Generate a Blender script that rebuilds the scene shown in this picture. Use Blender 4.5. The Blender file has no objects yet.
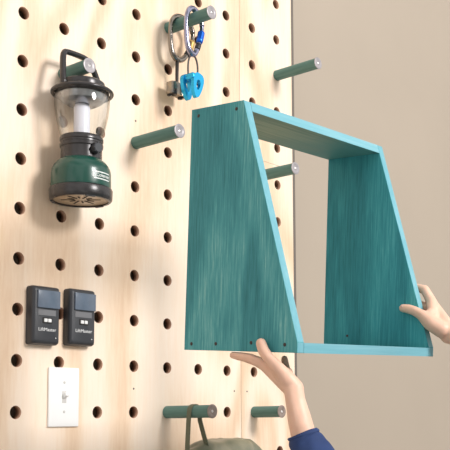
import bpy, bmesh, math, random
from mathutils import Vector, Matrix, Euler, noise
random.seed(7)
COL = bpy.context.scene.collection
G = 0.1016
PI = math.pi

# ------------------------------------------------------------------ materials
def new_mat(name):
    m = bpy.data.materials.new(name); m.use_nodes = True
    nt = m.node_tree; nt.nodes.clear()
    out = nt.nodes.new('ShaderNodeOutputMaterial')
    return m, nt, out

def simple(name, col, rough=.5, metal=0, bump=0, bscale=200, var=0, vscale=8, col2=None, sss=0, coat=0, spec=.5):
    m, nt, out = new_mat(name)
    p = nt.nodes.new('ShaderNodeBsdfPrincipled')
    p.inputs['Base Color'].default_value = (*col, 1)
    p.inputs['Roughness'].default_value = rough
    p.inputs['Metallic'].default_value = metal
    p.inputs['Specular IOR Level'].default_value = spec
    p.inputs['Coat Weight'].default_value = coat
    if sss:
        p.inputs['Subsurface Weight'].default_value = sss
        p.inputs['Subsurface Radius'].default_value = (1, .35, .2)
        p.inputs['Subsurface Scale'].default_value = .004
    tc = nt.nodes.new('ShaderNodeTexCoord')
    c2 = col2 or tuple(c*(1-var) for c in col)
    if var or col2:
        n = nt.nodes.new('ShaderNodeTexNoise'); n.inputs['Scale'].default_value = vscale; n.inputs['Detail'].default_value = 4
        nt.links.new(tc.outputs['Object'], n.inputs['Vector'])
        r = nt.nodes.new('ShaderNodeValToRGB')
        r.color_ramp.elements[0].position = .35; r.color_ramp.elements[0].color = (*c2, 1)
        r.color_ramp.elements[1].position = .65; r.color_ramp.elements[1].color = (*col, 1)
        nt.links.new(n.outputs['Fac'], r.inputs['Fac']); nt.links.new(r.outputs['Color'], p.inputs['Base Color'])
    if bump:
        n = nt.nodes.new('ShaderNodeTexNoise'); n.inputs['Scale'].default_value = bscale
        nt.links.new(tc.outputs['Object'], n.inputs['Vector'])
        b = nt.nodes.new('ShaderNodeBump'); b.inputs['Strength'].default_value = bump; b.inputs['Distance'].default_value = .001
        nt.links.new(n.outputs['Fac'], b.inputs['Height']); nt.links.new(b.outputs['Normal'], p.inputs['Normal'])
    nt.links.new(p.outputs['BSDF'], out.inputs['Surface'])
    return m

def wood(name, ramp, rough=.5, stretch=(1, 1, .12), rings=26, ring_w=.35, fibre=130, fibre_w=.5, nscale=3.0, offset=(0, 0, 0), bump=.15, spec=.2, knots=None, blotch=9, blotch_w=.4):
    """contour-line wood figure plus fine fibres running along the axis that 'stretch' squeezes"""
    m, nt, out = new_mat(name)
    N, L = nt.nodes.new, nt.links.new
    p = N('ShaderNodeBsdfPrincipled'); p.inputs['Roughness'].default_value = rough; p.inputs['Specular IOR Level'].default_value = spec
    tc = N('ShaderNodeTexCoord')
    mp = N('ShaderNodeMapping'); mp.inputs['Scale'].default_value = stretch; mp.inputs['Location'].default_value = offset
    L(tc.outputs['Object'], mp.inputs['Vector'])
    n1 = N('ShaderNodeTexNoise'); n1.inputs['Scale'].default_value = nscale; n1.inputs['Detail'].default_value = 1.5; n1.inputs['Distortion'].default_value = .3
    L(mp.outputs['Vector'], n1.inputs['Vector'])
    mul = N('ShaderNodeMath'); mul.operation = 'MULTIPLY'; mul.inputs[1].default_value = rings*2*PI/3
    L(n1.outputs['Fac'], mul.inputs[0])
    sn = N('ShaderNodeMath'); sn.operation = 'SINE'; L(mul.outputs[0], sn.inputs[0])
    s2 = N('ShaderNodeMath'); s2.operation = 'MULTIPLY_ADD'; s2.inputs[1].default_value = .5*ring_w; s2.inputs[2].default_value = .5
    L(sn.outputs[0], s2.inputs[0])
    mp2 = N('ShaderNodeMapping'); mp2.inputs['Scale'].default_value = tuple(s if s > .5 else s*.35 for s in stretch); mp2.inputs['Location'].default_value = offset
    L(tc.outputs['Object'], mp2.inputs['Vector'])
    n2 = N('ShaderNodeTexNoise'); n2.inputs['Scale'].default_value = fibre; n2.inputs['Detail'].default_value = 5; n2.inputs['Roughness'].default_value = .65
    L(mp2.outputs['Vector'], n2.inputs['Vector'])
    f = N('ShaderNodeMath'); f.operation = 'MULTIPLY_ADD'; f.inputs[1].default_value = fibre_w; f.inputs[2].default_value = -.5*fibre_w
    L(n2.outputs['Fac'], f.inputs[0])
    n3 = N('ShaderNodeTexNoise'); n3.inputs['Scale'].default_value = blotch; n3.inputs['Detail'].default_value = 3
    L(mp.outputs['Vector'], n3.inputs['Vector'])
    f3 = N('ShaderNodeMath'); f3.operation = 'MULTIPLY_ADD'; f3.inputs[1].default_value = blotch_w; f3.inputs[2].default_value = -.5*blotch_w
    L(n3.outputs['Fac'], f3.inputs[0])
    a = N('ShaderNodeMath'); a.operation = 'ADD'; L(s2.outputs[0], a.inputs[0]); L(f.outputs[0], a.inputs[1])
    a2 = N('ShaderNodeMath'); a2.operation = 'ADD'; L(a.outputs[0], a2.inputs[0]); L(f3.outputs[0], a2.inputs[1])
    r = N('ShaderNodeValToRGB'); L(a2.outputs[0], r.inputs['Fac'])
    els = r.color_ramp.elements
    els[0].position, els[0].color = ramp[0][0], (*ramp[0][1], 1)
    els[1].position, els[1].color = ramp[-1][0], (*ramp[-1][1], 1)
    for pos, c in ramp[1:-1]:
        e = els.new(pos); e.color = (*c, 1)
    col = r.outputs['Color']
    if knots:      # soft warm blotches in the veneer
        nk = N('ShaderNodeTexNoise'); nk.inputs['Scale'].default_value = knots[0]; nk.inputs['Detail'].default_value = 3; nk.inputs['Distortion'].default_value = 1
        L(mp.outputs['Vector'], nk.inputs['Vector'])
        rk = N('ShaderNodeValToRGB'); rk.color_ramp.elements[0].position = knots[1]; rk.color_ramp.elements[0].color = (0, 0, 0, 1)
        rk.color_ramp.elements[1].position = knots[1]+.12; rk.color_ramp.elements[1].color = (1, 1, 1, 1)
        L(nk.outputs['Fac'], rk.inputs['Fac'])
        mx = N('ShaderNodeMix'); mx.data_type = 'RGBA'; L(rk.outputs['Color'], mx.inputs['Factor'])
        L(col, mx.inputs['A']); mx.inputs['B'].default_value = (*knots[2], 1)
        col = mx.outputs['Result']
    L(col, p.inputs['Base Color'])
    b = N('ShaderNodeBump'); b.inputs['Strength'].default_value = bump; b.inputs['Distance'].default_value = .0006
    L(n2.outputs['Fac'], b.inputs['Height']); L(b.outputs['Normal'], p.inputs['Normal'])
    L(p.outputs['BSDF'], out.inputs['Surface'])
    return m

def glass_mat():
    m, nt, out = new_mat('clear_globe')
    N, L = nt.nodes.new, nt.links.new
    t = N('ShaderNodeBsdfTransparent'); t.inputs['Color'].default_value = (.97, .97, .95, 1)
    g = N('ShaderNodeBsdfGlossy'); g.inputs['Roughness'].default_value = .04
    lw = N('ShaderNodeLayerWeight'); lw.inputs['Blend'].default_value = .35
    mr = N('ShaderNodeMath'); mr.operation = 'MULTIPLY'; mr.inputs[1].default_value = .38; L(lw.outputs['Facing'], mr.inputs[0])
    ed = N('ShaderNodeValToRGB'); ed.color_ramp.elements[0].position = .55; ed.color_ramp.elements[0].color = (.98, .98, .97, 1); ed.color_ramp.elements[1].color = (.50, .42, .34, 1); L(lw.outputs['Facing'], ed.inputs['Fac']); L(ed.outputs['Color'], t.inputs['Color'])
    mx = N('ShaderNodeMixShader'); L(mr.outputs[0], mx.inputs['Fac']); L(t.outputs[0], mx.inputs[1]); L(g.outputs[0], mx.inputs[2])
    L(mx.outputs[0], out.inputs['Surface'])
    return m

M = {}
M['ply'] = wood('birch_plywood', [(.1, (.78, .56, .385)), (.42, (.87, .675, .505)), (.7, (.92, .755, .605)), (1, (.94, .80, .67))],
                rough=.5, stretch=(1, 1, .28), rings=22, ring_w=.6, fibre=150, fibre_w=.7, nscale=2.6, bump=.05, knots=(5, .60, (.82, .63, .42)))
M['ply2'] = wood('birch_plywood_warm', [(.1, (.76, .54, .365)), (.42, (.85, .65, .475)), (.7, (.90, .73, .575)), (1, (.93, .78, .64))],
                rough=.5, stretch=(1, 1, .28), rings=22, ring_w=.6, fibre=150, fibre_w=.7, nscale=2.6, offset=(4, 2, 1), bump=.05)
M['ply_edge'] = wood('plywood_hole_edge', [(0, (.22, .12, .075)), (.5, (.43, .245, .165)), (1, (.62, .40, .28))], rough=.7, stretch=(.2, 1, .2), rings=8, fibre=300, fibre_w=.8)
TEAL = [(.05, (.032, .185, .21)), (.42, (.058, .28, .315)), (.65, (.080, .345, .375)), (.88, (.16, .46, .47)), (1, (.30, .58, .54))]
M['teal_v'] = wood('teal_stain_upright', TEAL, rough=.5, stretch=(1, 1, .14), rings=12, ring_w=.40, fibre=300, fibre_w=1.5, nscale=9, bump=.25)
M['teal_v2'] = wood('teal_stain_upright_deep', [(p, (c[0]*.75, c[1]*1.05, c[2]*1.1)) for p, c in TEAL], rough=.5, stretch=(1, 1, .14), rings=12, ring_w=.40, fibre=300, fibre_w=1.3, nscale=9, offset=(3, 5, 2), bump=.25)
M['teal_h'] = wood('teal_stain_lying', TEAL, rough=.5, stretch=(.1, 1, 1), rings=14, ring_w=.22, fibre=170, fibre_w=1.0, nscale=9, bump=.2)
M['teal_edge'] = wood('teal_stain_edge', [(0, (.10, .33, .39)), (.5, (.17, .42, .49)), (1, (.30, .53, .58))], rough=.45, stretch=(1, 1, .1), rings=10, ring_w=.2, fibre=160, fibre_w=.8, nscale=8)
M['teal_edge_h'] = wood('teal_stain_edge_lying', [(0, (.10, .33, .39)), (.5, (.17, .42, .49)), (1, (.30, .53, .58))], rough=.45, stretch=(.1, 1, 1), rings=10, ring_w=.2, fibre=160, fibre_w=.8, nscale=8)
M['teal_bounce'] = wood('bounce_tinted_teal', [(0, (.12, .20, .15)), (.4, (.20, .29, .21)), (.7, (.31, .38, .27)), (1, (.42, .45, .32))], rough=.55, stretch=(.1, 1, 1), rings=14, ring_w=.25, fibre=150, fibre_w=1.1, nscale=9, bump=.2)  # olive tones that paint in warm light bounced off the plywood
M['peg'] = wood('green_stained_dowel', [(0, (.06, .14, .125)), (.5, (.11, .22, .195)), (1, (.20, .32, .28))], rough=.5, stretch=(1, .12, 1), rings=10, ring_w=.2, fibre=170, fibre_w=.9, nscale=10)
M['cap_pale'] = simple('pale_dowel_end', (.40, .37, .385), rough=.35, metal=.1, var=.25, vscale=60)
M['cap_brown'] = simple('brown_dowel_end', (.30, .235, .20), rough=.5, var=.3, vscale=80)
M['screw'] = simple('screw_steel', (.62, .60, .58), rough=.3, metal=.9)
M['screw_dark'] = simple('dark_screw', (.06, .05, .05), rough=.4, metal=.6)
M['wall'] = simple('greige_paint', (.415, .35, .28), rough=.75, bump=.12, bscale=420, var=.04, vscale=2)
M['floor'] = simple('concrete_floor', (.36, .34, .31), rough=.7, bump=.2, bscale=60, var=.2, vscale=4)
M['blackp'] = simple('black_plastic', (.032, .034, .04), rough=.38, bump=.15, bscale=900)
M['gunmetal'] = simple('gunmetal_plastic', (.045, .042, .043), rough=.27, metal=.35)
M['dark'] = simple('dark_recess', (.02, .017, .015), rough=.8)
M['green'] = simple('green_paint', (.006, .065, .046), rough=.3, coat=.2)
M['bakelite'] = simple('tan_underside', (.62, .46, .31), rough=.35, var=.25, vscale=40)
M['tube'] = simple('frosted_tube', (.80, .80, .90), rough=.35)
M['reflector'] = simple('grey_reflector', (.33, .34, .36), rough=.25, metal=.7)
M['glass'] = glass_mat()
M['label'] = simple('label_white', (.82, .84, .82), rough=.4)
M['ink'] = simple('label_ink', (.02, .03, .03), rough=.5)
M['panelblue'] = simple('bluish_button', (.13, .165, .22), rough=.22, var=.12, vscale=50)
M['panelgrey'] = simple('grey_button', (.16, .16, .17), rough=.4)
M['lite'] = simple('pale_print', (.75, .75, .75), rough=.5)
M['white'] = simple('white_plastic', (.88, .88, .87), rough=.35)
M['slot'] = simple('switch_slot', (.60, .58, .56), rough=.5)
M['steel'] = simple('worn_steel', (.27, .24, .21), rough=.14, metal=1)
M['steel_v'] = simple('violet_steel', (.34, .34, .46), rough=.14, metal=1)
M['brass'] = simple('brass_sleeve', (.62, .42, .16), rough=.3, metal=1)
M['bluesleeve'] = simple('blue_sleeve', (.01, .12, .62), rough=.25, metal=.6)
M['blueano'] = simple('blue_anodised', (.02, .42, .75), rough=.22, metal=.6)
M['goldgrey'] = simple('bronze_alloy', (.42, .34, .24), rough=.3, metal=.85, col2=(.2, .19, .18), vscale=50)
M['cable'] = simple('dark_cable', (.055, .05, .05), rough=.4, metal=.4)
M['bag'] = simple('camo_nylon', (.24, .22, .145), rough=.30, col2=(.085, .10, .065), vscale=16, bump=.25, bscale=60)
M['strap'] = simple('olive_webbing', (.13, .14, .09), rough=.7, bump=.4, bscale=600)
M['skin'] = simple('skin', (.85, .545, .405), rough=.48, sss=.12, var=.10, vscale=28, bump=.12, bscale=380)
M['nail'] = simple('fingernail', (.86, .56, .47), rough=.25)
M['navy'] = simple('navy_knit', (.022, .05, .16), rough=.85, bump=.5, bscale=900, var=.2, vscale=30)
M['denim'] = simple('denim', (.05, .07, .12), rough=.9, bump=.3, bscale=700)
M['hair'] = simple('brown_hair', (.07, .038, .02), rough=.5, bump=.5, bscale=300)
M['shoe'] = simple('dark_shoe', (.03, .03, .03), rough=.6)
M['eye'] = simple('eye_white', (.85, .85, .83), rough=.2)
M['iris'] = simple('iris', (.06, .035, .02), rough=.2)
M['lip'] = simple('lip', (.55, .22, .2), rough=.45)
M['gap_shade'] = simple('dark_gap_shade', (.16, .135, .115), rough=.8)
M['pencil'] = simple('pencil_mark', (.45, .34, .24), rough=.8)

# ------------------------------------------------------------------ helpers
def link(name, me, mats, parent=None, smooth=False):
    o = bpy.data.objects.new(name, me); COL.objects.link(o)
    for m in (mats if isinstance(mats, (list, tuple)) else [mats]):
        me.materials.append(M[m])
    if smooth:
        for p in me.polygons: p.use_smooth = True
    if parent: o.parent = parent
    return o

def fin(name, bm, mats, parent=None, smooth=False, auto=None):
    bmesh.ops.recalc_face_normals(bm, faces=bm.faces)
    me = bpy.data.meshes.new(name); bm.to_mesh(me); bm.free()
    o = link(name, me, mats, parent, smooth or auto is not None)
    if auto is not None:
        me.set_sharp_from_angle(angle=math.radians(auto))
    return o

def empty(name, loc, label, cat, group=None, rot=None):
    o = bpy.data.objects.new(name, None); COL.objects.link(o)
    o.location = loc; o.empty_display_size = .05
    if rot is not None: o.rotation_euler = rot
    tag(o, label, cat, group); return o

def tag(o, label, cat, group=None):
    o['label'] = label; o['category'] = cat
    if group: o['group'] = group

def box(bm, a, b, bev=0, seg=2, mat=0):
    vs = [bm.verts.new((x, y, z)) for x in (a[0], b[0]) for y in (a[1], b[1]) for z in (a[2], b[2])]
    fs = [bm.faces.new([vs[i] for i in q]) for q in ((0, 1, 3, 2), (4, 6, 7, 5), (0, 4, 5, 1), (2, 3, 7, 6), (0, 2, 6, 4), (1, 5, 7, 3))]
    for f in fs: f.material_index = mat
    if bev:
        es = set(e for f in fs for e in f.edges)
        bmesh.ops.bevel(bm, geom=list(es), offset=bev, segments=seg, profile=.5, affect='EDGES')

def lathe(bm, prof, seg=48, M4=None, mat=0, cap=True):
    """prof: (radius, height) revolved about z"""
    M4 = M4 or Matrix.Identity(4); rings = []
    for r, h in prof:
        if r < 1e-6: rings.append([bm.verts.new(M4 @ Vector((0, 0, h)))]); continue
        rings.append([bm.verts.new(M4 @ Vector((r*math.cos(2*PI*i/seg), r*math.sin(2*PI*i/seg), h))) for i in range(seg)])
    for A, B in zip(rings, rings[1:]):
        for i in range(seg):
            j = (i+1) % seg
            if len(A) == 1 and len(B) == 1: continue
            if len(A) == 1: f = bm.faces.new([A[0], B[i], B[j]])
            elif len(B) == 1: f = bm.faces.new([A[i], A[j], B[0]])
            else: f = bm.faces.new([A[i], A[j], B[j], B[i]])
            f.material_index = mat
    if cap:
        for R_ in (rings[0], rings[-1]):
            if len(R_) > 1:
                f = bm.faces.new(R_); f.material_index = mat

def tube(bm, pts, r, seg=12, closed=False, flat=1.0, up=None, caps=True):
    pts = [Vector(p) for p in pts]; n = len(pts); rs = r if isinstance(r, (list, tuple)) else [r]*n
    rings = []; prev = None
    for i, p in enumerate(pts):
        if closed: t = (pts[(i+1) % n]-pts[i-1])
        else: t = pts[min(i+1, n-1)]-pts[max(i-1, 0)]
        t.normalize()
        u = Vector(up) if up else (prev or (Vector((0, 0, 1)) if abs(t.z) < .9 else Vector((0, 1, 0))))
        u = (u - t*u.dot(t)).normalized(); prev = u; v = t.cross(u)
        rings.append([bm.verts.new(p + rs[i]*(flat*math.cos(2*PI*k/seg)*u + math.sin(2*PI*k/seg)*v)) for k in range(seg)])
    rng = n if closed else n-1
    for i in range(rng):
        A, B = rings[i], rings[(i+1) % n]
        for k in range(seg):
            bm.faces.new([A[k], A[(k+1) % seg], B[(k+1) % seg], B[k]])
    if not closed and caps:
        bm.faces.new(rings[0]); bm.faces.new(rings[-1])

def spline(P, n=8, closed=False):
    """Catmull-Rom through the points"""
    P = [Vector(p) for p in P]; out = []; m = len(P)
    for i in range(m if closed else m-1):
        if closed: a, b, c, d = P[i-1], P[i], P[(i+1) % m], P[(i+2) % m]
        else: a, b, c, d = P[max(i-1, 0)], P[i], P[i+1], P[min(i+2, m-1)]
        for k in range(n):
            t = k/n
            out.append(.5*((2*b)+(c-a)*t+(2*a-5*b+4*c-d)*t*t+(3*b-a-3*c+d)*t**3))
    if not closed: out.append(P[-1])
    return out

def prism(bm, outline, y0, y1, holes=(), mat=0):
    """outline (and same-length holes) in x,z extruded along y"""
    if not holes:
        A = [bm.verts.new((x, y0, z)) for x, z in outline]; B = [bm.verts.new((x, y1, z)) for x, z in outline]
        bm.faces.new(A); bm.faces.new(B); n = len(A)
        for i in range(n): bm.faces.new([A[i], A[(i+1) % n], B[(i+1) % n], B[i]])
        return
    h = holes[0]; n = len(outline)
    L = [[bm.verts.new((x, y, z)) for x, z in o] for o in (outline, h) for y in (y0, y1)]
    for a, b in ((0, 1), (1, 3), (3, 2), (2, 0)):
        for i in range(n): bm.faces.new([L[a][i], L[a][(i+1) % n], L[b][(i+1) % n], L[b][i]])

def align(p, d):
    """matrix taking +z to direction d at point p"""
    return Matrix.Translation(Vector(p)) @ Vector(d).to_track_quat('Z', 'Y').to_matrix().to_4x4()

def text_mesh(name, s, size, parent, mat, fn, bold=0, xs=1.0, bend=False):
    cu = bpy.data.curves.new(name, 'FONT'); cu.body = s; cu.size = size; cu.align_x = 'CENTER'; cu.align_y = 'CENTER'; cu.offset = bold; cu.extrude = 0
    tmp = bpy.data.objects.new('tmp', cu); COL.objects.link(tmp)
    dg = bpy.context.evaluated_depsgraph_get()
    me = bpy.data.meshes.new_from_object(tmp.evaluated_get(dg)); bpy.data.objects.remove(tmp); bpy.data.curves.remove(cu)
    bm = bmesh.new(); bm.from_mesh(me); bpy.data.meshes.remove(me)
    if bend: bmesh.ops.subdivide_edges(bm, edges=[e for e in bm.edges if e.calc_length() > size*.2], cuts=2)
    r = bmesh.ops.extrude_face_region(bm, geom=bm.faces[:])
    for v in [g for g in r['geom'] if isinstance(g, bmesh.types.BMVert)]: v.co.z += .0004
    for v in bm.verts: v.co = fn(v.co.x*xs, v.co.y, v.co.z)
    return fin(name, bm, mat, parent)

# ------------------------------------------------------------------ setting
bm = bmesh.new(); box(bm, (-3, .045, -1.35), (4.5, .165, 1.75))
o = fin('wall_back', bm, 'wall'); o['kind'] = 'structure'
bm = bmesh.new(); box(bm, (-3, -4, -1.45), (4.5, .165, -1.35))
o = fin('floor', bm, 'floor'); o['kind'] = 'structure'

def screw_head(parent, p, d, r=.0042, mat='screw_dark', name='screw'):
    bm = bmesh.new(); lathe(bm, [(r, -.0006), (r, .0002), (r*.75, .0007), (0, .0008)], 16, align(p, d))
    return fin(name, bm, mat, parent, auto=40)

HR = .0131
def pegboard(c0, c1, r0, r1, xl, xr, mat, name, label, screws):
    T = .018; x0 = xl
    root = empty(name, ((xl+xr)/2, T, (r0-.5)*G), label, 'pegboard', 'perforated plywood sheets')
    off = Vector(root.location); bm = bmesh.new(); S = 32
    zt, zb = (r1+.5)*G, (r0-.5)*G
    for c in range(c0, c1+1):
        cx = c*G; le = (cx-xl) if c == c0 else G/2; re = (xr-cx) if c == c1 else G/2
        for r in range(r0, r1+1):
            cz = r*G; rings = []
            for y in (0, T):
                inn, outr = [], []
                for k in range(S):
                    a = 2*PI*k/S; ca, sa = math.cos(a), math.sin(a); s = 1/max(abs(ca), abs(sa))
                    inn.append(bm.verts.new((cx+HR*ca, y, cz+HR*sa)))
                    outr.append(bm.verts.new((cx+ca*s*(re if ca > 0 else le), y, cz+sa*s*G/2)))
                rings.append((inn, outr))
            for k in range(S):
                j = (k+1) % S
                for inn, outr in rings: bm.faces.new([inn[k], inn[j], outr[j], outr[k]])
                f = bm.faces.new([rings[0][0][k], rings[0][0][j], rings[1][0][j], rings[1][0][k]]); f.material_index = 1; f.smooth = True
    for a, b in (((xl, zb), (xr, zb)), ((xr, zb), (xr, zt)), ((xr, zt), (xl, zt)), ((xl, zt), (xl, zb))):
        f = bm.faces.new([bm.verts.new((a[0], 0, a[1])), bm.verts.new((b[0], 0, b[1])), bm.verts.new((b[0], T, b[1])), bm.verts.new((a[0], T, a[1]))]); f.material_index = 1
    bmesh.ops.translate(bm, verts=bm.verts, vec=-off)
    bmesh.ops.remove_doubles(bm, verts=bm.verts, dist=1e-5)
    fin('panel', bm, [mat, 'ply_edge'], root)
    for x, z in screws:
        screw_head(root, Vector((x*G, 0, z*G))-off, (0, -1, 0), .0022)
    # furring strip standing the sheet off the wall, hidden behind it between two hole columns
    bm = bmesh.new(); xs = (c0+.5)*G if c1-c0 > 2 else (c0+.5)*G
    box(bm, (xs-.018, T, zb), (xs+.018, .0445, zt), .001); bmesh.ops.translate(bm, verts=bm.verts, vec=-off)
    fin('furring_strip', bm, mat, root)
    return root, off
SEAM = 6.51*G
lp, _ = pegboard(-4, 6, -9, 14, -4.5*G, SEAM-.0005, 'ply', 'perforated_plywood_sheet', 'wide birch plywood sheet full of round holes, carrying the lantern and light switch',
         [(3, 6.51), (3, .51), (6.26, .51), (3, 12.51), (6.26, 6.51)])
rp, roff = pegboard(7, 8, -9, 14, SEAM+.0005, 8.645*G, 'ply2', 'perforated_plywood_sheet', 'narrow birch plywood strip with two columns of holes at the right edge of the board',
         [(6.73, .51), (6.73, 6.51), (8.28, 6.55)])
bm = bmesh.new(); box(bm, (6.75*G, -.0004, 6.52*G), (8.55*G, .0002, 6.53*G)); bmesh.ops.translate(bm, verts=bm.verts, vec=-roff)
fin('pencil_line', bm, 'pencil', rp)
bm = bmesh.new(); box(bm, (8.3*G, .018, -9.5*G), (8.98*G, .0445, 14.5*G), .001); bmesh.ops.translate(bm, verts=bm.verts, vec=-roff)  # added dark strip, painting the shaded gap along the sheet's right edge
fin('edge_shade_strip', bm, 'gap_shade', rp)

# ------------------------------------------------------------------ pegs
def peg(c, r, L, cap, label):
    root = empty('wooden_peg', (c*G, 0, r*G), label, 'peg', 'round wooden pegs in the pegboard')
    bm = bmesh.new()
    A = align((0, .018, 0), (0, -1, 0)); Lt = L+.018; R_ = .0142
    lathe(bm, [(0, 0), (.0125, 0), (.0125, .018), (R_-.0006, .018), (R_, .0186), (R_, Lt-.001), (R_-.001, Lt), (0, Lt)], 40, A)
    fin('dowel', bm, 'peg', root, auto=40)
    bm = bmesh.new(); A = align((0, -L, 0), (0, -1, 0)); R_ = .0163
    lathe(bm, [(R_-.0007, -.0005), (R_-.0007, .0006), (R_-.0022, .0011), (R_*.62, .0011), (R_*.58, .0007), (R_*.32, .0007), (R_*.3, .0003), (0, .0003)], 40, A)
    fin('end_cap', bm, cap, root, auto=40)
    bm = bmesh.new(); lathe(bm, [(.0032, 0), (.0032, .0008), (.0022, .0012), (.0012, .0004), (0, .0002)], 20, A)
    fin('screw', bm, 'screw', root, auto=40)
    return root
peg(1, 7, .085, 'cap_pale', 'short green stained wooden peg with the lantern handle looped over it')
peg(4, 9, .142, 'cap_pale', 'green stained wooden peg with two carabiners hanging from it')
peg(3, 6, .142, 'cap_pale', 'bare green stained wooden peg just left of the teal shelf')
peg(8, 9, .142, 'cap_pale', 'bare green stained wooden peg above the shelf near the board edge')
peg(7, 6, .142, 'cap_pale', 'green stained wooden peg seen through the open shelf frame')
peg(4, 0, .142, 'cap_brown', 'green stained wooden peg with the olive bag strap over it')
peg(7, 0, .090, 'cap_brown', 'short bare green wooden peg left of the forearm')

# ------------------------------------------------------------------ lantern
LX, LY, LZ = .0995, -.0655, .428
lan = empty('camping_lantern', (LX, LY, LZ), 'green and black camping lantern with clear globe hanging from a short peg', 'lantern')
def LL(name, prof, mat, parent=lan, seg=56, auto=35):
    bm = bmesh.new(); lathe(bm, prof, seg, cap=False); return fin(name, bm, mat, parent, auto=auto)
foot = LL('base_ring', [(.0555, .003), (.0555, 0), (.0605, 0), (.063, .003), (.0635, .008), (.0640, .0215), (.0625, .0245), (.057, .026), (.050, .026), (.050, .003)], 'gunmetal')
und = LL('underside', [(0, .004), (.018, .0035), (.0558, .003), (.0558, .006), (0, .006)], 'bakelite', foot)
bm = bmesh.new()
for k in range(12):
    a = 2*PI*k/12+.2; ca, sa = math.cos(a), math.sin(a)
    r0, r1 = (.014, .028) if k % 2 else (.012, .040)
    w_ = .0016
    vs = [bm.verts.new((ca*r+sa*s*w_, sa*r-ca*s*w_, z)) for z in (.0026, .0034) for r, s in ((r0, -1), (r1, -1), (r1, 1), (r0, 1))]
    bm.faces.new(vs[:4]); bm.faces.new(vs[4:])
    for i in range(4): bm.faces.new([vs[i], vs[(i+1) % 4], vs[4+(i+1) % 4], vs[4+i]])
fin('vent_slots', bm, 'dark', foot)
for k in range(3):
    a = 2*PI*k/3-PI/2-.35; bm = bmesh.new()
    box(bm, (-.010, -.003, -.0015), (.010, .003, .002), .001)
    bmesh.ops.transform(bm, verts=bm.verts, matrix=Matrix.Rotation(a+PI/2, 4, 'Z')); bmesh.ops.translate(bm, verts=bm.verts, vec=(.0575*math.cos(a), .0575*math.sin(a), 0))
    fin('rubber_foot', bm, 'blackp', foot)
body = LL('body', [(.052, .025), (.0600, .026), (.0605, .030), (.0600, .057), (.0585, .065), (.0545, .073), (.0485, .080), (.0425, .085), (.038, .086)], 'green')
neck = LL('neck', [(.038, 0.0830), (.0425, 0.0840), (.0415, 0.0880), (.0415, 0.1090), (.0435, 0.1110), (.0440, 0.1170), (.0425, 0.1190), (.0425, 0.1220), (.0440, 0.1240), (.0440, 0.1300), (.042, 0.1330), (.038, 0.1330), (.036, 0.1290)], 'gunmetal')
# knob on the neck, facing the room
bm = bmesh.new(); A = align((0, -.040, .103), (0, -1, 0))
lathe(bm, [(.0085, 0), (.0105, .002), (.0105, .012), (.009, .014), (0, .014)], 24, A)
kn = fin('knob', bm, 'blackp', neck, auto=35)
bm = bmesh.new()
for k in range(8):
    a = 2*PI*k/8; c = Vector((.0105*math.cos(a), -.048, .103+.0105*math.sin(a))); box(bm, c-Vector((.0012, .005, .0012)), c+Vector((.0012, .005, .0012)), .0004)
fin('knob_ribs', bm, 'blackp', neck)
# globe, tube, reflector
gl = LL('globe', [(.0395, 0.1320), (.0415, 0.1320), (.0445, 0.1410), (.0490, 0.1590), (.0530, 0.1790), (.0555, 0.1990), (.0562, 0.2130), (.0540, 0.2240), (.0515, 0.2240), (.0535, 0.2130), (.0530, 0.1990), (.0507, 0.1790), (.0468, 0.1590), (.0425, 0.1410), (.0395, 0.1320)], 'glass')
LL('lamp_tube', [(.012, 0.1230), (.0165, 0.1250), (.0165, 0.1960), (.0140, 0.2020), (0, 0.2020)], 'tube')
LL('reflector', [(0, 0.2025), (.030, 0.2025), (.043, 0.2100), (.0485, 0.2220), (.046, 0.2220), (.030, 0.2160), (0, 0.2160)], 'reflector')
cap = LL('cap', [(.0470, 0.2220), (.0530, 0.2225), (.0548, 0.2265), (.0530, 0.2320), (.0480, 0.2340), (.0460, 0.2370), (.0465, 0.2430), (.0455, 0.2480), (.0400, 0.2515), (.0200, 0.2540), (0, 0.2540)], 'gunmetal')
bm = bmesh.new(); tube(bm, [(.0600*math.cos(2*PI*i/64), .0600*math.sin(2*PI*i/64), .2275) for i in range(64)], .0042, 12, closed=True, up=(0, 0, 1))
fin('guard_ring', bm, 'gunmetal', lan, smooth=True)
for a in (PI/4, 3*PI/4, 5*PI/4, 7*PI/4):
    bm = bmesh.new(); tube(bm, [(.050*math.cos(a), .050*math.sin(a), .236), (.060*math.cos(a), .060*math.sin(a), .229)], .003, 8)
    fin('ring_spoke', bm, 'gunmetal', lan, smooth=True)
# bail: padded trapezoid handle over the peg
hp = spline([(-.0480, 0, .235), (-.0470, .003, .254), (-.0400, .013, .294), (-.0350, .0160, .3085), (-.027, .0175, .3130), (0, .018, .3140), (.020, .0175, .3120), (.0300, .0155, .3050), (.0385, .012, .290), (.0465, .003, .254), (.0480, 0, .235)], 6)
bm = bmesh.new(); tube(bm, hp, .0058, 14, up=(0, 1, 0), flat=1.25)
h = fin('handle', bm, 'gunmetal', lan, smooth=True)
for s in (-1, 1):
    bm = bmesh.new(); lathe(bm, [(0, -.004), (.0075, -.004), (.0085, 0), (.0075, .004), (0, .004)], 20, align((s*.0475, 0, .240), (s, 0, 0)))
    fin('hinge', bm, 'gunmetal', h, auto=35)
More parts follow.
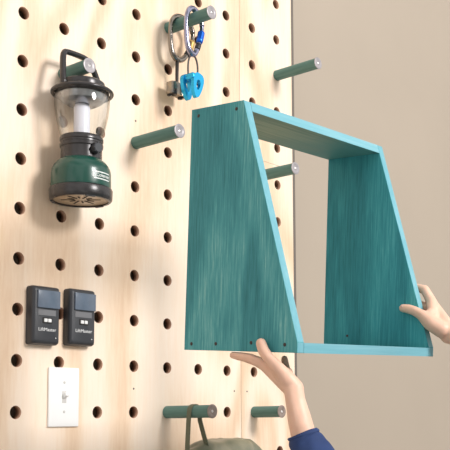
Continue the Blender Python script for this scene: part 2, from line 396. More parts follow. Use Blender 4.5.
# label band on the green body, wrapped round it
def wrap(rad, dz, ang0):
    def f(x, y, z):
        a = ang0 + x/rad; return Vector(((rad+z)*math.cos(a), (rad+z)*math.sin(a), dz+y))
    return f
bm = bmesh.new(); f = wrap(.0600, .0440, -PI/2+.10); nx = 14; hw, hh = .0235, .0078
gr = [[bm.verts.new(f(-hw+2*hw*i/nx, s*hh*(1 if 0 < i < nx else .6), .0008)) for i in range(nx+1)] for s in (-1, 1)]
gr2 = [[bm.verts.new(f(-hw+2*hw*i/nx, s*hh*(1 if 0 < i < nx else .6), -.0006)) for i in range(nx+1)] for s in (-1, 1)]
for i in range(nx):
    bm.faces.new([gr[0][i], gr[0][i+1], gr[1][i+1], gr[1][i]]); bm.faces.new([gr2[0][i], gr2[0][i+1], gr2[1][i+1], gr2[1][i]])
    for s in (0, 1): bm.faces.new([gr[s][i], gr[s][i+1], gr2[s][i+1], gr2[s][i]])
for i in (0, nx): bm.faces.new([gr[0][i], gr[1][i], gr2[1][i], gr2[0][i]])
lb = fin('label_plate', bm, 'label', body)
bm = bmesh.new(); g2 = [[bm.verts.new(f(-hw*.93+2*hw*.93*i/nx, s*hh*.72, .0012)) for i in range(nx+1)] for s in (-1, 1)]
for i in range(nx): bm.faces.new([g2[0][i], g2[0][i+1], g2[1][i+1], g2[1][i]])
fin('label_field', bm, 'green', lb)
text_mesh('lettering', 'Coleman', .0102, lb, 'label', wrap(.0613, .0440, -PI/2+.12), bold=.0001, bend=True)

# ------------------------------------------------------------------ wall controls
def control(cx, cz, label):
    root = empty('wall_control', (cx, 0, cz), label, 'garage door control', 'black wall controls above the light switch')
    W2, H2, D = .0335, .0590, .023
    bm = bmesh.new()
    # housing: base block then tapering rounded front
    def rr(w, h, r, y, n=6):
        out = []
        for sx, sz, a0 in ((1, 1, 0), (-1, 1, PI/2), (-1, -1, PI), (1, -1, 3*PI/2)):
            for k in range(n+1):
                a = a0+PI/2*k/n; out.append(bm.verts.new((sx*(w-r)+r*math.cos(a), y, sz*(h-r)+r*math.sin(a))))
        return out
    R_ = [rr(W2, H2, .006, 0), rr(W2, H2, .006, -.014), rr(W2-.0012, H2-.0015, .006, -.019), rr(W2-.004, H2-.0045, .005, -D+.0008), rr(W2-.006, H2-.007, .005, -D)]
    for A, B in zip(R_, R_[1:]):
        for i in range(len(A)): bm.faces.new([A[i], A[(i+1) % len(A)], B[(i+1) % len(A)], B[i]])
    bm.faces.new(R_[0]); bm.faces.new(R_[-1])
    hs = fin('housing', bm, 'blackp', root, auto=40)
    bm = bmesh.new(); box(bm, (-.0240, -D-.0040, .0140), (.0300, -D+.003, .0500), .0015, 3)
    fin('push_bar', bm, 'panelblue', root, auto=40)
    bm = bmesh.new(); box(bm, (-.0215, -D-.0008, -.0010), (.0215, -D+.001, .0110), .0006)
    fin('recess_panel', bm, 'panelgrey', root)
    bm = bmesh.new(); box(bm, (-.0105, -D-.0012, -.0165), (.0125, -D+.001, -.0045), .0012)
    bt = fin('button_surround', bm, 'dark', root)
    for s in (-1, 1):
        bm = bmesh.new(); box(bm, (.001+s*.0048-.0040, -D-.0026, -.0140), (.001+s*.0048+.0040, -D, -.0070), .0008)
        fin('button', bm, 'lite', bt)
    text_mesh('lettering', 'LiftMaster', .0096, root, 'lite', lambda x, y, z: Vector((x+.001, -D-.0002-z, y-.0290)), bold=0, xs=1.10)
    bm = bmesh.new(); lathe(bm, [(.0012, 0), (.0012, .0006), (0, .0006)], 10, align((.022, -D, -.045), (0, -1, 0))); fin('indicator', bm, 'lite', root)
    return root
control(.0530, .1935, 'left of the two black garage door wall controls with bluish push bar')
control(.1445, .1965, 'right of the two black garage door wall controls with bluish push bar')

# ------------------------------------------------------------------ light switch
sw = empty('light_switch', (.1122, 0, .0310), 'white toggle light switch plate on the plywood below the black controls', 'light switch')
bm = bmesh.new(); box(bm, (-.0380, -.0055, -.0605), (.0380, 0, .0605), .002, 3); fin('cover_plate', bm, 'white', sw, auto=40)
bm = bmesh.new(); box(bm, (-.0052, -.0060, -.0120), (.0052, -.004, .0120), .0004); fin('toggle_slot', bm, 'slot', sw)
bm = bmesh.new(); box(bm, (-.0040, -.0170, -.0040), (.0040, -.004, .0045), .0012); bmesh.ops.rotate(bm, verts=bm.verts, cent=(0, -.004, 0), matrix=Matrix.Rotation(-.5, 3, 'X'))
fin('toggle', bm, 'white', sw, auto=40)
for s in (-1, 1): screw_head(sw, (0, -.0055, s*.030), (0, -1, 0), .0030, 'slot')

# ------------------------------------------------------------------ climbing gear
def carabiner(root, pts, gate_a, gate_b, mat, sleeve, y, r=.0066):
    """pts: closed x,z outline; gate indices removed from the spine and built as their own part"""
    P = spline([(x, 0, z) for x, z in pts], 10, closed=True)
    a, b = gate_a*10, gate_b*10
    sp = P[b:]+P[:a+1]
    bm = bmesh.new(); tube(bm, sp, [r*(.95+.1*math.sin(i*.1)) for i in range(len(sp))], 14, up=(0, 1, 0)); fin('frame', bm, mat, root, smooth=True)
    gp = P[a:b+1]
    bm = bmesh.new(); tube(bm, gp, r*.78, 12, up=(0, 1, 0)); g = fin('gate', bm, mat, root, smooth=True)
    n = len(gp); sl = gp[int(n*.30):int(n*.78)]
    bm = bmesh.new(); tube(bm, sl, [r*1.02]+[r*1.28]*(len(sl)-2)+[r*1.02], 12, up=(0, 1, 0)); s = fin('locking_sleeve', bm, sleeve, g, smooth=True)
    q = gp[int(n*.78):]; bm = bmesh.new(); tube(bm, q[:6], r*1.05, 12, up=(0, 1, 0)); fin('collar', bm, 'gunmetal', g, smooth=True)

C1 = empty('carabiner', (.42, -.034, .828), 'worn grey steel carabiner with brass sleeve nearest the board on its peg', 'carabiner', 'locking carabiners on the peg')
def rel(pts, o): return [(x-o[0], z-o[2]) for x, z in pts]
carabiner(C1, rel([(.3820, .905), (.391, .926), (.4100, .9355), (.438, .930), (.4540, .908), (.4480, .875), (.432, .846), (.4165, .8310), (.399, .8290), (.3855, .843), (.3810, .873)], C1.location), 4, 6, 'steel', 'brass', 0)
C2 = empty('carabiner', (.41, -.088, .820), 'silvery violet carabiner with bright blue sleeve nearer the end of its peg', 'carabiner', 'locking carabiners on the peg')
C2.rotation_euler = (0, 0, .0)
carabiner(C2, rel([(.3790, .905), (.385, .926), (.3960, .9360), (.411, .9330), (.4260, .919), (.4300, .903), (.4260, .878), (.4140, .842), (.4020, .8260), (.389, .832), (.3815, .850), (.3785, .878)], C2.location), 5, 7, 'steel_v', 'bluesleeve', 0)

# bronze tube belay device on a stiff cable
B1 = empty('belay_device', (.403, -.034, .735), 'bronze grey belay device hanging from the steel carabiner by a wire loop', 'belay device', 'belay devices')
bm = bmesh.new()
P = spline([(-.001, -.002, .025), (-.001, -.0022, .055), (-.0005, -.0026, .085), (0, -.0018, .0985), (0, .0018, .0985), (-.0005, .0026, .085), (-.001, .0022, .055), (-.001, .002, .025)], 8)
tube(bm, P, .0025, 10); fin('wire_loop', bm, 'cable', B1, smooth=True)
def ringbar(bm, x0, x1, y0, y1, z0, z1, t):
    n = 32
    def ov(w, h, cx, cy): return [(cx+w*math.copysign(abs(math.cos(a))**.55, math.cos(a)), cy+h*math.copysign(abs(math.sin(a))**.55, math.sin(a))) for a in (2*PI*k/n for k in range(n))]
    cx, cy = (x0+x1)/2, (y0+y1)/2; O = ov((x1-x0)/2, (y1-y0)/2, cx, cy); I = ov((x1-x0)/2-t, (y1-y0)/2-t, cx, cy)
    L = [[bm.verts.new((x, y, z)) for x, y in o] for o in (O, I) for z in (z0, z1)]
    for a, b in ((0, 1), (1, 3), (3, 2), (2, 0)):
        for i in range(n): bm.faces.new([L[a][i], L[a][(i+1) % n], L[b][(i+1) % n], L[b][i]])
bm = bmesh.new()
ringbar(bm, -.0270, .0010, -.013, .013, .004, .032, .0055); ringbar(bm, -.001, .0270, -.013, .013, .004, .032, .0055)
fin('tube_body', bm, 'goldgrey', B1, auto=40)
for s in (-1, 1):
    for q in (-1, 1):
        bm = bmesh.new(); lathe(bm, [(0, -.003), (.0055, -.002), (.0065, .004), (.005, .010), (0, .011)], 14, align((s*.017, q*.0085, .004), (0, 0, 1)))
        fin('lobe', bm, 'gunmetal', B1, smooth=True)

# blue guide style belay device: two teardrop plates joined by a bridge
B2 = empty('belay_device', (.402, -.088, .718), 'bright blue anodised belay device with two teardrop plates under the violet carabiner', 'belay device', 'belay devices')
bm = bmesh.new()
P = spline([(-.0165, 0, .050), (-.0175, 0, .072), (-.0150, 0, .092), (-.006, 0, .1055), (.002, 0, .1065), (.0110, 0, .094), (.0140, 0, .075), (.0120, 0, .050)], 8)
tube(bm, P, .0022, 10); fin('wire_loop', bm, 'cable', B2, smooth=True)
def plate(name, y0, y1, dx, dz, tilt):
    n = 40; O, I = [], []
    for k in range(n):
        a = 2*PI*k/n; c, s = math.cos(a), math.sin(a)
        w = .0150*(1+.42*s); O.append((w*math.copysign(abs(c)**.75, c), .0300*math.copysign(abs(s)**.9, s)))
        w2 = .0062*(1+.35*s); I.append((w2*c, .001+.0125*s))
    R2 = Matrix.Rotation(tilt, 2)
    O = [tuple(R2 @ Vector(p)+Vector((dx, dz))) for p in O]; I = [tuple(R2 @ Vector(p)+Vector((dx, dz))) for p in I]
    bm = bmesh.new(); prism(bm, O, y0, y1, holes=[I])
    bmesh.ops.bevel(bm, geom=[e for e in bm.edges if len(e.link_faces) == 2 and e.calc_face_angle(0) > 1.2], offset=.0016, segments=2, affect='EDGES')
    return fin(name, bm, 'blueano', B2, auto=35)
plate('side_plate', .009, .019, -.007, .030, .10); plate('side_plate', -.019, -.009, -.003, .029, -.16)
bm = bmesh.new(); box(bm, (-.0200, -.018, .042), (.0150, .018, .0575), .004, 3); fin('bridge', bm, 'blueano', B2, auto=35)

# ------------------------------------------------------------------ bag on the lower peg
bag = empty('camouflage_bag', (.49, -.075, -.42), 'olive camouflage nylon bag hanging by its strap from the lower peg', 'bag')
bm = bmesh.new(); nu, nv = 56, 40; rows = []
for j in range(nv+1):
    t = j/nv; ph = -PI/2+PI*t; row = []
    for i in range(nu):
        a = 2*PI*i/nu; c, s = math.cos(a), math.sin(a); cp, sp_ = math.cos(ph), math.sin(ph)
        x = .018+.146*math.copysign(abs(c)**.75, c)*abs(cp)**.30; y = .055*math.copysign(abs(s)**.8, s)*abs(cp)**.6; z = .175+.172*math.copysign(abs(sp_)**.50, sp_)
        if z > .28: z += -.024*max(0, (-x-.04)/.09)-.02*max(0, (x-.13)/.02)
        d = .007*noise.noise(Vector((x*18, y*25, z*14))) + .004*noise.noise(Vector((x*50, y*40, z*20+4)))
        f_ = Vector((c, s, .3*sp_)).normalized()*d
        row.append((x+f_.x, min(y+f_.y, .058), z+.009+.9*d))
    rows.append(row)
V = [[bm.verts.new(p) for p in r] for r in rows[1:-1]]
for A, B in zip(V, V[1:]):
    for i in range(nu): bm.faces.new([A[i], A[(i+1) % nu], B[(i+1) % nu], B[i]])
bm.faces.new(V[0]); bm.faces.new(V[-1])
fin('sack', bm, 'bag', bag, smooth=True)
# the strap: flat webbing up over the peg and down again
pz = .42; R0 = .0142+.0016
def flat_strap(path, w, th):
    bm = bmesh.new(); rings = []; path = [Vector(p) for p in path]
    for i, p in enumerate(path):
        t = (path[min(i+1, len(path)-1)]-path[max(i-1, 0)]).normalized(); v = Vector((0, 1, 0)); v = (v-t*v.dot(t)).normalized(); u = t.cross(v)
        rings.append([bm.verts.new(p+a*v*w/2+b*u*th/2) for a, b in ((-1, -1), (1, -1), (1, 1), (-1, 1))])
    for A, B in zip(rings, rings[1:]):
        for k in range(4): bm.faces.new([A[k], A[(k+1) % 4], B[(k+1) % 4], B[k]])
    bm.faces.new(rings[0]); bm.faces.new(rings[-1]); return bm
px_ = .4064-.49
pth = [(px_-.013, -.002, .300), (px_-.0155, -.006, .345), (px_-.0160, -.010, .400)] + \
      [(px_+R0*math.cos(a), -.012, pz+R0*math.sin(a)) for a in [PI-PI*k/14 for k in range(15)]] + \
      [(px_+.0165, -.0135, .400), (px_+.026, -.017, .365), (px_+.036, -.022, .330), (px_+.040, -.022, .305)]
bm = flat_strap(pth, .0125, .0022)
fin('strap', bm, 'strap', bag)

# ------------------------------------------------------------------ shelf (the box being held)
BW, BH, DT, DB, TT, KK = .42789, .43029, .1250, .25738, .0172, .01759
shelf = empty('wall_shelf', (.07399, -.38822, .10518), 'teal stained open wooden shelf box with slanted sides held up by two hands', 'shelf')
RZ = Matrix.Rotation(-.00594, 3, 'Z') @ Matrix.Rotation(-.03146, 3, 'Y') @ Matrix.Rotation(.0746, 3, 'X')
shelf.rotation_mode = 'QUATERNION'; shelf.rotation_quaternion = RZ.to_quaternion()
def side(x0, mat):
    bm = bmesh.new()
    o_ = [(0, 0), (0, BH), (-DT, BH), (-DB, KK), (-DB, 0)]
    A = [bm.verts.new((x0, y, z)) for y, z in o_]; B = [bm.verts.new((x0+TT, y, z)) for y, z in o_]
    bm.faces.new(A); bm.faces.new(B)
    for i in range(5):
        f = bm.faces.new([A[i], A[(i+1) % 5], B[(i+1) % 5], B[i]])
        if i in (1, 2, 3): f.material_index = 1
    bmesh.ops.recalc_face_normals(bm, faces=bm.faces)
    bmesh.ops.bevel(bm, geom=bm.edges[:], offset=.0006, segments=1, affect='EDGES')
    return fin('side_panel', bm, [mat, 'teal_edge'], shelf)
ls_ = side(0, 'teal_v'); rs_ = side(BW-TT, 'teal_v2')
def dsl(z): return DT+(DB-DT)*(BH-z)/(BH-KK)
def lying(z0, z1, d0, d1, name, under):
    bm = bmesh.new(); a, b = TT+.0002, BW-TT-.0002
    o_ = [(0, z0), (0, z1), (-d1, z1), (-d0, z0)]
    A = [bm.verts.new((a, y, z)) for y, z in o_]; B = [bm.verts.new((b, y, z)) for y, z in o_]
    bm.faces.new(A); bm.faces.new(B)
    for i in range(4):
        f = bm.faces.new([A[i], A[(i+1) % 4], B[(i+1) % 4], B[i]])
        if i == 2: f.material_index = 1
        if i == 3 and under: f.material_index = 2
    return fin(name, bm, ['teal_h', 'teal_edge_h', 'teal_under'], shelf)
# underside of the top board: warm plywood bounce painted into its left half, teal at the right
def under_mat():
    m = M['teal_bounce'].copy(); m.name = 'underside_bounce'; nt = m.node_tree; N, L = nt.nodes.new, nt.links.new
    p = [n for n in nt.nodes if n.type == 'BSDF_PRINCIPLED'][0]; src = p.inputs['Base Color'].links[0].from_socket
    tc = N('ShaderNodeTexCoord'); sx = N('ShaderNodeSeparateXYZ'); L(tc.outputs['Object'], sx.inputs[0])
    no = N('ShaderNodeTexNoise'); no.inputs['Scale'].default_value = 12; L(tc.outputs['Object'], no.inputs['Vector'])
    ad = N('ShaderNodeMath'); ad.operation = 'MULTIPLY_ADD'; ad.inputs[1].default_value = .12; L(no.outputs['Fac'], ad.inputs[0]); L(sx.outputs['X'], ad.inputs[2])
    mr = N('ShaderNodeMapRange'); mr.inputs['From Min'].default_value = .20; mr.inputs['From Max'].default_value = .40; L(ad.outputs[0], mr.inputs['Value'])
    mx = N('ShaderNodeMix'); mx.data_type = 'RGBA'; L(mr.outputs[0], mx.inputs['Factor']); L(src, mx.inputs['A']); mx.inputs['B'].default_value = (.085, .27, .27, 1)
    L(mx.outputs['Result'], p.inputs['Base Color']); return m
M['teal_under'] = under_mat()
lying(BH-TT, BH, dsl(BH-TT), dsl(BH), 'top_board', True)
lying(0, TT-.0005, DB, DB, 'bottom_board', False)
for y, z in ((-.018, .417), (-.109, .417), (-.018, .011), (-.077, .012), (-.158, .015), (-.231, .013)):
    screw_head(ls_, (0, y, z), (-1, 0, 0), .0032); screw_head(rs_, (BW, y, z), (1, 0, 0), .0032)
bm = bmesh.new(); lathe(bm, [(.0028, -.0004), (.0028, .0003), (0, .0004)], 12, align((BW-TT, -.061, .038), (-1, 0, 0))); fin('pinhole', bm, 'screw_dark', rs_)

# ------------------------------------------------------------------ person
person = empty('person', (.41, -1.06, -1.35), 'person mostly out of frame in a navy sleeve holding the teal shelf with both hands', 'person')
PO = Vector(person.location)
def cone(bm, a, b, ra, rb, seg=20):
    a, b = Vector(a), Vector(b); d = b-a; L = d.length
    if L < 1e-6: L = 1e-6; d = Vector((0, 0, 1))
    k = max(-.95, min(.95, (ra-rb)/L)); al = math.asin(k); prof = []
    for i in range(7):
        t = -PI/2+(al+PI/2)*i/6; prof.append((max(ra*math.cos(t), 0) if i else 0, ra*math.sin(t)))
    for i in range(7):
        t = al+(PI/2-al)*i/6; prof.append((max(rb*math.cos(t), 0) if i < 6 else 0, L+rb*math.sin(t)))
    lathe(bm, prof, seg, align(a, d), cap=False)
def chain(bm, pts, rs):
    for i in range(len(pts)-1): cone(bm, pts[i], pts[i+1], rs[i], rs[i+1])
def remeshed(name, bm, voxel, mat, parent, smooth=4, fac=.5):
    bmesh.ops.translate(bm, verts=bm.verts, vec=-PO)
    bmesh.ops.recalc_face_normals(bm, faces=bm.faces)
    me = bpy.data.meshes.new('tmp'); bm.to_mesh(me); bm.free()
    t = bpy.data.objects.new('tmp', me); COL.objects.link(t)
    r = t.modifiers.new('r', 'REMESH'); r.mode = 'VOXEL'; r.voxel_size = voxel; r.adaptivity = 0
    s = t.modifiers.new('s', 'SMOOTH'); s.factor = fac; s.iterations = smooth
    dg = bpy.context.evaluated_depsgraph_get(); out = bpy.data.meshes.new_from_object(t.evaluated_get(dg))
    bpy.data.objects.remove(t); bpy.data.meshes.remove(me); out.name = name
    return link(name, out, mat, parent, smooth=True)

bm = bmesh.new()
# ---- left hand: palm up under the box, thumb on the outer face
Lw = (.083, -.631, .024)
chain(bm, [(.0610, -.5790, .1050), (.0595, -.5860, .0915), (.0600, -.5975, .0780)], [.0088, .0096, .0092])      # thumb tip .. ip
chain(bm, [(.0600, -.5975, .0780), (.0640, -.6120, .0630), (.0740, -.6220, .0450)], [.0092, .0112, .0140])      # thumb metacarpal
cone(bm, (.0740, -.6220, .0450), (.082, -.627, .034), .0145, .0155)
MC = [((.080, -.5680, .0715), .0098), ((.098, -.5680, .0640), .0098), ((.113, -.5760, .0550), .0094), ((.122, -.5900, .0480), .0086)]
for k, (m_, r_) in enumerate(MC):
    cone(bm, (Lw[0]-.006+.007*k, Lw[1]+.010, Lw[2]+.010-.002*k), m_, .0130, r_)
FN = [[(.0800, -.5390, .0830), (.0795, -.5180, .0872), (.0785, -.5010, .0900)],
      [(.0970, -.5380, .0780), (.0960, -.5120, .0860), (.0950, -.4930, .0895)],
      [(.1120, -.5450, .0720), (.1100, -.5220, .0830), (.1080, -.5060, .0885)],
      [(.1340, -.5740, .0600), (.1400, -.5660, .0730), (.1390, -.5650, .0835)]]
for (m_, r_), F in zip(MC, FN):
    chain(bm, [m_]+F, [r_, .0082, .0074, .0062] if r_ > .009 else [r_, .0075, .0068, .0060])
cone(bm, (.074, -.6180, .050), (.080, -.5800, .068), .0120, .0100)       # web between thumb and index
cone(bm, (.105, -.596, .056), (.124, -.583, .058), .0110, .0100)
cone(bm, (.067, -.6130, .060), (.080, -.5860, .070), .0085, .0085)
# ---- left arm
Le = (.126, -.780, -.190); Ls = (.245, -1.05, -.055)
chain(bm, [(.084, -.630, .030), Lw, (.0835, -.6325, .010), (.0860, -.6380, -.020), (.0890, -.6440, -.047), (.0915, -.6500, -.063), (.102, -.690, -.105), Le], [.0155, .0155, .0160, .0195, .0205, .0195, .0250, .0360])
chain(bm, [(.078, -.629, .028), (.079, -.632, .008), (.084, -.642, -.030)], [.0130, .0135, .0175])
chain(bm, [Le, (.185, -.92, -.125), Ls], [.0380, .0440, .0520])
# ---- right hand: thumb inside the panel, fingers round its outer face
chain(bm, [(.4690, -.6010, .1960), (.4690, -.6130, .1935), (.4690, -.6260, .1890), (.4720, -.6420, .1790)], [.0084, .0094, .0095, .0108])
chain(bm, [(.4720, -.6420, .1790), (.4800, -.6560, .1640), (.4920, -.6740, .1500)], [.0112, .0158, .0172])
MR = [((.5130, -.6420, .2060), .0100), ((.5150, -.6400, .1885), .0100), ((.5150, -.6430, .1710), .0095), ((.5130, -.6480, .1560), .0090)]
Rw = (.506, -.692, .141)
for k, (m_, r_) in enumerate(MR):
    cone(bm, (Rw[0]-.002, Rw[1]+.012, Rw[2]+.014-.006*k), m_, .0145, r_)
FR = [[(.5115, -.6260, .2350), (.5090, -.6000, .2430), (.5080, -.5800, .2410)],
      [(.5150, -.6080, .2080), (.5090, -.5830, .2100), (.5070, -.5640, .2080)],
      [(.5150, -.6120, .1850), (.5090, -.5880, .1860), (.5070, -.5700, .1840)],
      [(.5140, -.6240, .1650), (.5090, -.6050, .1650), (.5070, -.5910, .1640)]]
for (m_, r_), F in zip(MR, FR):
    chain(bm, [m_]+F, [r_+.0008, .0094, .0080, .0068])
cone(bm, (.4830, -.6580, .170), (.5100, -.6500, .197), .0105, .0100)       # web
cone(bm, (.4800, -.6520, .178), (.5080, -.6500, .196), .0100, .0110)
cone(bm, (.4950, -.6520, .190), (.5100, -.6420, .208), .0100, .0105)
# ---- right arm
Re = (.585, -.845, -.090); Rs = (.575, -1.07, -.045)
chain(bm, [(.503, -.678, .153), Rw, (.514, -.706, .120), (.530, -.735, .075), (.557, -.790, -.010), Re], [.0180, .0180, .0190, .0230, .0320, .0380])
chain(bm, [Re, (.585, -.96, -.075), Rs], [.0380, .0440, .0520])
# ---- trunk, head, legs
hips = (.41, -1.06, -.50)
chain(bm, [(.31, -1.07, -.035), (.345, -1.07, -.06), (.36, -1.07, -.25), (.35, -1.06, -.42), (.34, -1.06, -.52)], [.050, .085, .085, .095, .100])
chain(bm, [(.51, -1.07, -.035), (.475, -1.07, -.06), (.46, -1.07, -.25), (.47, -1.06, -.42), (.48, -1.06, -.52)], [.050, .085, .085, .095, .100])
chain(bm, [Ls, (.41, -1.07, -.04), Rs], [.050, .075, .050])
chain(bm, [(.41, -1.07, .00), (.41, -1.055, .075)], [.060, .052])
for p, q, a, b in (((.41, -1.05, .115), (.41, -1.065, .195), .062, .078), ((.41, -1.08, .17), (.41, -1.08, .19), .082, .086), ((.41, -1.01, .10), (.41, -1.01, .12), .034, .05)): cone(bm, p, q, a, b)
cone(bm, (.41, -.985, .165), (.41, -.968, .135), .010, .014)
for s in (-1, 1):
    cone(bm, (.41+s*.079, -1.065, .135), (.41+s*.085, -1.075, .160), .010, .013)
    hx = .41+s*.085
    chain(bm, [(hx, -1.06, -.53), (hx, -1.05, -.90), (hx+s*.005, -1.075, -1.24)], [.095, .058, .042])
    chain(bm, [(hx+s*.005, -1.085, -1.30), (hx+s*.01, -1.00, -1.325), (hx+s*.012, -.93, -1.33)], [.036, .030, .020])
skin = remeshed('body', bm, .0026, 'skin', person, smooth=3, fac=.5)
# nails
def nail(c, n, along, w=.0058, l=.0075):
    n = Vector(n).normalized(); al = Vector(along).normalized(); al = (al-n*al.dot(n)).normalized(); sd = n.cross(al); bm = bmesh.new(); rows = []
    for i in range(7):
        r_ = []
        for j in range(7):
            u, v = -1+i/3, -1+j/3; e = math.sqrt(max(0, 1-.5*v*v)); f_ = math.sqrt(max(0, 1-.5*u*u))
            r_.append(bm.verts.new(Vector(c)-PO+sd*w*u*e+al*l*v*f_-n*.0022*(u*u)-n*.0008*v*v))
        rows.append(r_)
    for i in range(6):
        for j in range(6): bm.faces.new([rows[i][j], rows[i+1][j], rows[i+1][j+1], rows[i][j+1]])
    o = fin('fingernail', bm, 'nail', person, smooth=True); s = o.modifiers.new('s', 'SOLIDIFY'); s.thickness = .0006; s.offset = 0
nail((.0560, -.5845, .1020), (-.80, -.55, .1), (0, .3, 1), .0050, .0062)
nail((.4630, -.6060, .2000), (-.65, -.45, .62), (.0, 1, .25), .0048, .0060)

# ---- clothing
bm = bmesh.new()
chain(bm, [(.31, -1.07, -.035), (.345, -1.07, -.06), (.36, -1.07, -.25), (.35, -1.06, -.42), (.34, -1.06, -.55)], [.058, .093, .093, .106, .122])
chain(bm, [(.51, -1.07, -.035), (.475, -1.07, -.06), (.46, -1.07, -.25), (.47, -1.06, -.42), (.48, -1.06, -.55)], [.058, .093, .093, .106, .122])
chain(bm, [Ls, (.41, -1.07, -.04), Rs], [.060, .082, .060])
chain(bm, [Ls, (.185, -.92, -.125), Le], [.062, .054, .047])
chain(bm, [Le, (.120, -.745, -.145)], [.047, .044])
chain(bm, [Rs, (.585, -.96, -.075), Re], [.062, .054, .047])
chain(bm, [Re, (.571, -.815, -.045)], [.047, .043])
shirt = remeshed('shirt', bm, .006, 'navy', person, smooth=3)
def sleeve(pts, rs, sd):
    """open-ended sleeve with folds and a turned hem"""
    P = spline(pts, 10); n = len(P); bm = bmesh.new(); rings = []; seg = 40
    R_ = [rs[min(int(i/10), len(rs)-2)]*(1-(i/10-min(int(i/10), len(rs)-2)))+rs[min(int(i/10), len(rs)-2)+1]*(i/10-min(int(i/10), len(rs)-2)) for i in range(n)]
    for i in range(n):
        t = (P[min(i+1, n-1)]-P[max(i-1, 0)]).normalized(); u = Vector((1, 0, 0)); u = (u-t*u.dot(t)).normalized(); v = t.cross(u); ring = []
        for k in range(seg):
            a = 2*PI*k/seg; w = noise.noise(Vector((math.cos(a)*1.2+sd, math.sin(a)*1.2, i*.22+.5*math.cos(a))))
            r_ = R_[i]*(1+.13*w*min(1, i/4)) + (.0012 if i in (2, 3) else 0)
            ring.append(bm.verts.new(P[i]+r_*(math.cos(a)*u+math.sin(a)*v)-PO))
        rings.append(ring)
    for A, B in zip(rings, rings[1:]):
        for k in range(seg): bm.faces.new([A[k], A[(k+1) % seg], B[(k+1) % seg], B[k]])
    o = fin('sleeve', bm, 'navy', shirt, smooth=True); s = o.modifiers.new('s', 'SOLIDIFY'); s.thickness = .0022; s.offset = 1
sleeve([(.0885, -.6420, -.0430), (.0915, -.6490, -.0600), (.100, -.678, -.100), (.114, -.728, -.148), (.124, -.770, -.180)], [.0228, .0255, .0330, .0420, .0460], 1)
sleeve([(.545, -.765, .028), (.552, -.780, .005), (.565, -.800, -.025), (.580, -.830, -.070)], [.032, .036, .041, .046], 3)
bm = bmesh.new()
for s in (-1, 1):
    hx = .41+s*.085
    chain(bm, [(hx, -1.06, -.50), (hx, -1.05, -.90), (hx+s*.005, -1.075, -1.27)], [.102, .070, .056])
cone(bm, (.33, -1.06, -.50), (.49, -1.06, -.50), .102, .102)
remeshed('trousers', bm, .007, 'denim', person)
for s in (-1, 1):
    hx = .41+s*.09; bm = bmesh.new()
    chain(bm, [(hx, -1.10, -1.300), (hx, -1.02, -1.305), (hx+s*.004, -.92, -1.312)], [.044, .042, .036])
    o = remeshed('shoe', bm, .005, 'shoe', person)
    for v in o.data.vertices: v.co.z = max(v.co.z, 0)
bm = bmesh.new()
cone(bm, (.41, -1.095, .165), (.41, -1.088, .210), .094, .088); cone(bm, (.41, -1.13, .12), (.41, -1.14, .02), .060, .045)
cone(bm, (.335, -1.085, .16), (.335, -1.10, .09), .026, .02); cone(bm, (.485, -1.085, .16), (.485, -1.10, .09), .026, .02)
hair = remeshed('hair', bm, .005, 'hair', person)
for s in (-1, 1):
    bm = bmesh.new(); bmesh.ops.create_uvsphere(bm, u_segments=20, v_segments=12, radius=.0125); bmesh.ops.translate(bm, verts=bm.verts, vec=Vector((.41+s*.030, -.9905, .158))-PO)
    e = fin('eye', bm, 'eye', person, smooth=True)
    bm = bmesh.new(); bmesh.ops.create_uvsphere(bm, u_segments=16, v_segments=10, radius=.0058); bmesh.ops.translate(bm, verts=bm.verts, vec=Vector((.41+s*.030, -.9835, .158))-PO)
    fin('iris', bm, 'iris', e, smooth=True)
    bm = bmesh.new(); tube(bm, [Vector((.41+s*(.015+.008*i), -.974-.002*i*i, .178+.002*math.sin(i)))-PO for i in range(4)], .0025, 8); fin('eyebrow', bm, 'hair', person, smooth=True)
bm = bmesh.new(); tube(bm, [Vector((.41+.006*i, -.962-.0012*i*i, .108))-PO for i in range(-4, 5)], [.001, .003, .004, .0045, .004, .0045, .004, .003, .001], 10)
fin('mouth', bm, 'lip', person, smooth=True)

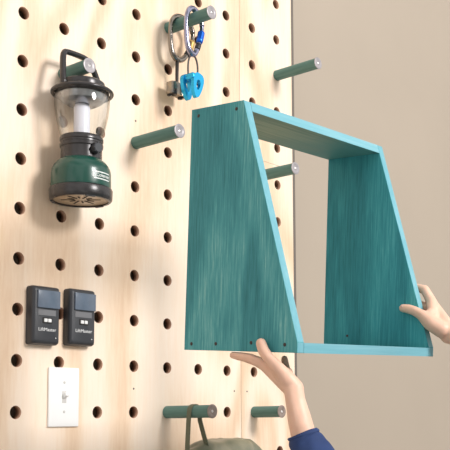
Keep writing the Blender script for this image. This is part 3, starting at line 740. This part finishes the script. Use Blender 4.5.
# ------------------------------------------------------------------ light
def area(name, loc, target, size, power, col=(1, 1, 1)):
    l = bpy.data.lights.new(name, 'AREA'); l.energy = power; l.size = size; l.color = col; l.shape = 'SQUARE'
    o = bpy.data.objects.new(name, l); COL.objects.link(o); o.location = loc
    o.rotation_euler = (Vector(target)-Vector(loc)).to_track_quat('-Z', 'Y').to_euler(); return o
area('window_daylight', (.95, -4.2, 2.1), (.35, 0, .3), 1.1, 178, (1, .98, .965))
w = bpy.data.worlds.new('world'); bpy.context.scene.world = w; w.use_nodes = True
nt = w.node_tree; bg = nt.nodes['Background']; bg.inputs['Strength'].default_value = .74
tc = nt.nodes.new('ShaderNodeTexCoord'); n = nt.nodes.new('ShaderNodeTexNoise'); n.inputs['Scale'].default_value = 2.2; n.inputs['Detail'].default_value = 1  # bright and dark noise patches added around the scene for contrast in metal
nt.links.new(tc.outputs['Generated'], n.inputs['Vector'])
r = nt.nodes.new('ShaderNodeValToRGB'); nt.links.new(n.outputs['Fac'], r.inputs['Fac'])
r.color_ramp.elements[0].position = .44; r.color_ramp.elements[0].color = (.38, .35, .33, 1)
r.color_ramp.elements[1].position = .54; r.color_ramp.elements[1].color = (1.62, 1.58, 1.53, 1)
nt.links.new(r.outputs['Color'], bg.inputs['Color'])

# ------------------------------------------------------------------ camera
cd = bpy.data.cameras.new('camera'); cam = bpy.data.objects.new('camera', cd); COL.objects.link(cam)
cd.sensor_width = 36; cd.lens = 946.01346*36/450; cd.sensor_fit = 'HORIZONTAL'
cd.shift_x = -(304.474-225)/450; cd.shift_y = (317.715-225)/450; cd.clip_start = .05
R3 = Matrix(((.61412471, -.78911851, -.01195076), (-.07711457, -.07507024, .99419203), (-.78543248, -.60963631, -.10695503))).transposed()
cam.matrix_world = Matrix.Translation((-1.11929, -1.58616, -.02046)) @ R3.to_4x4()
sc = bpy.context.scene; sc.camera = cam
sc.view_settings.view_transform = 'Standard'; sc.view_settings.look = 'None'; sc.view_settings.gamma = 1; sc.view_settings.exposure = 0
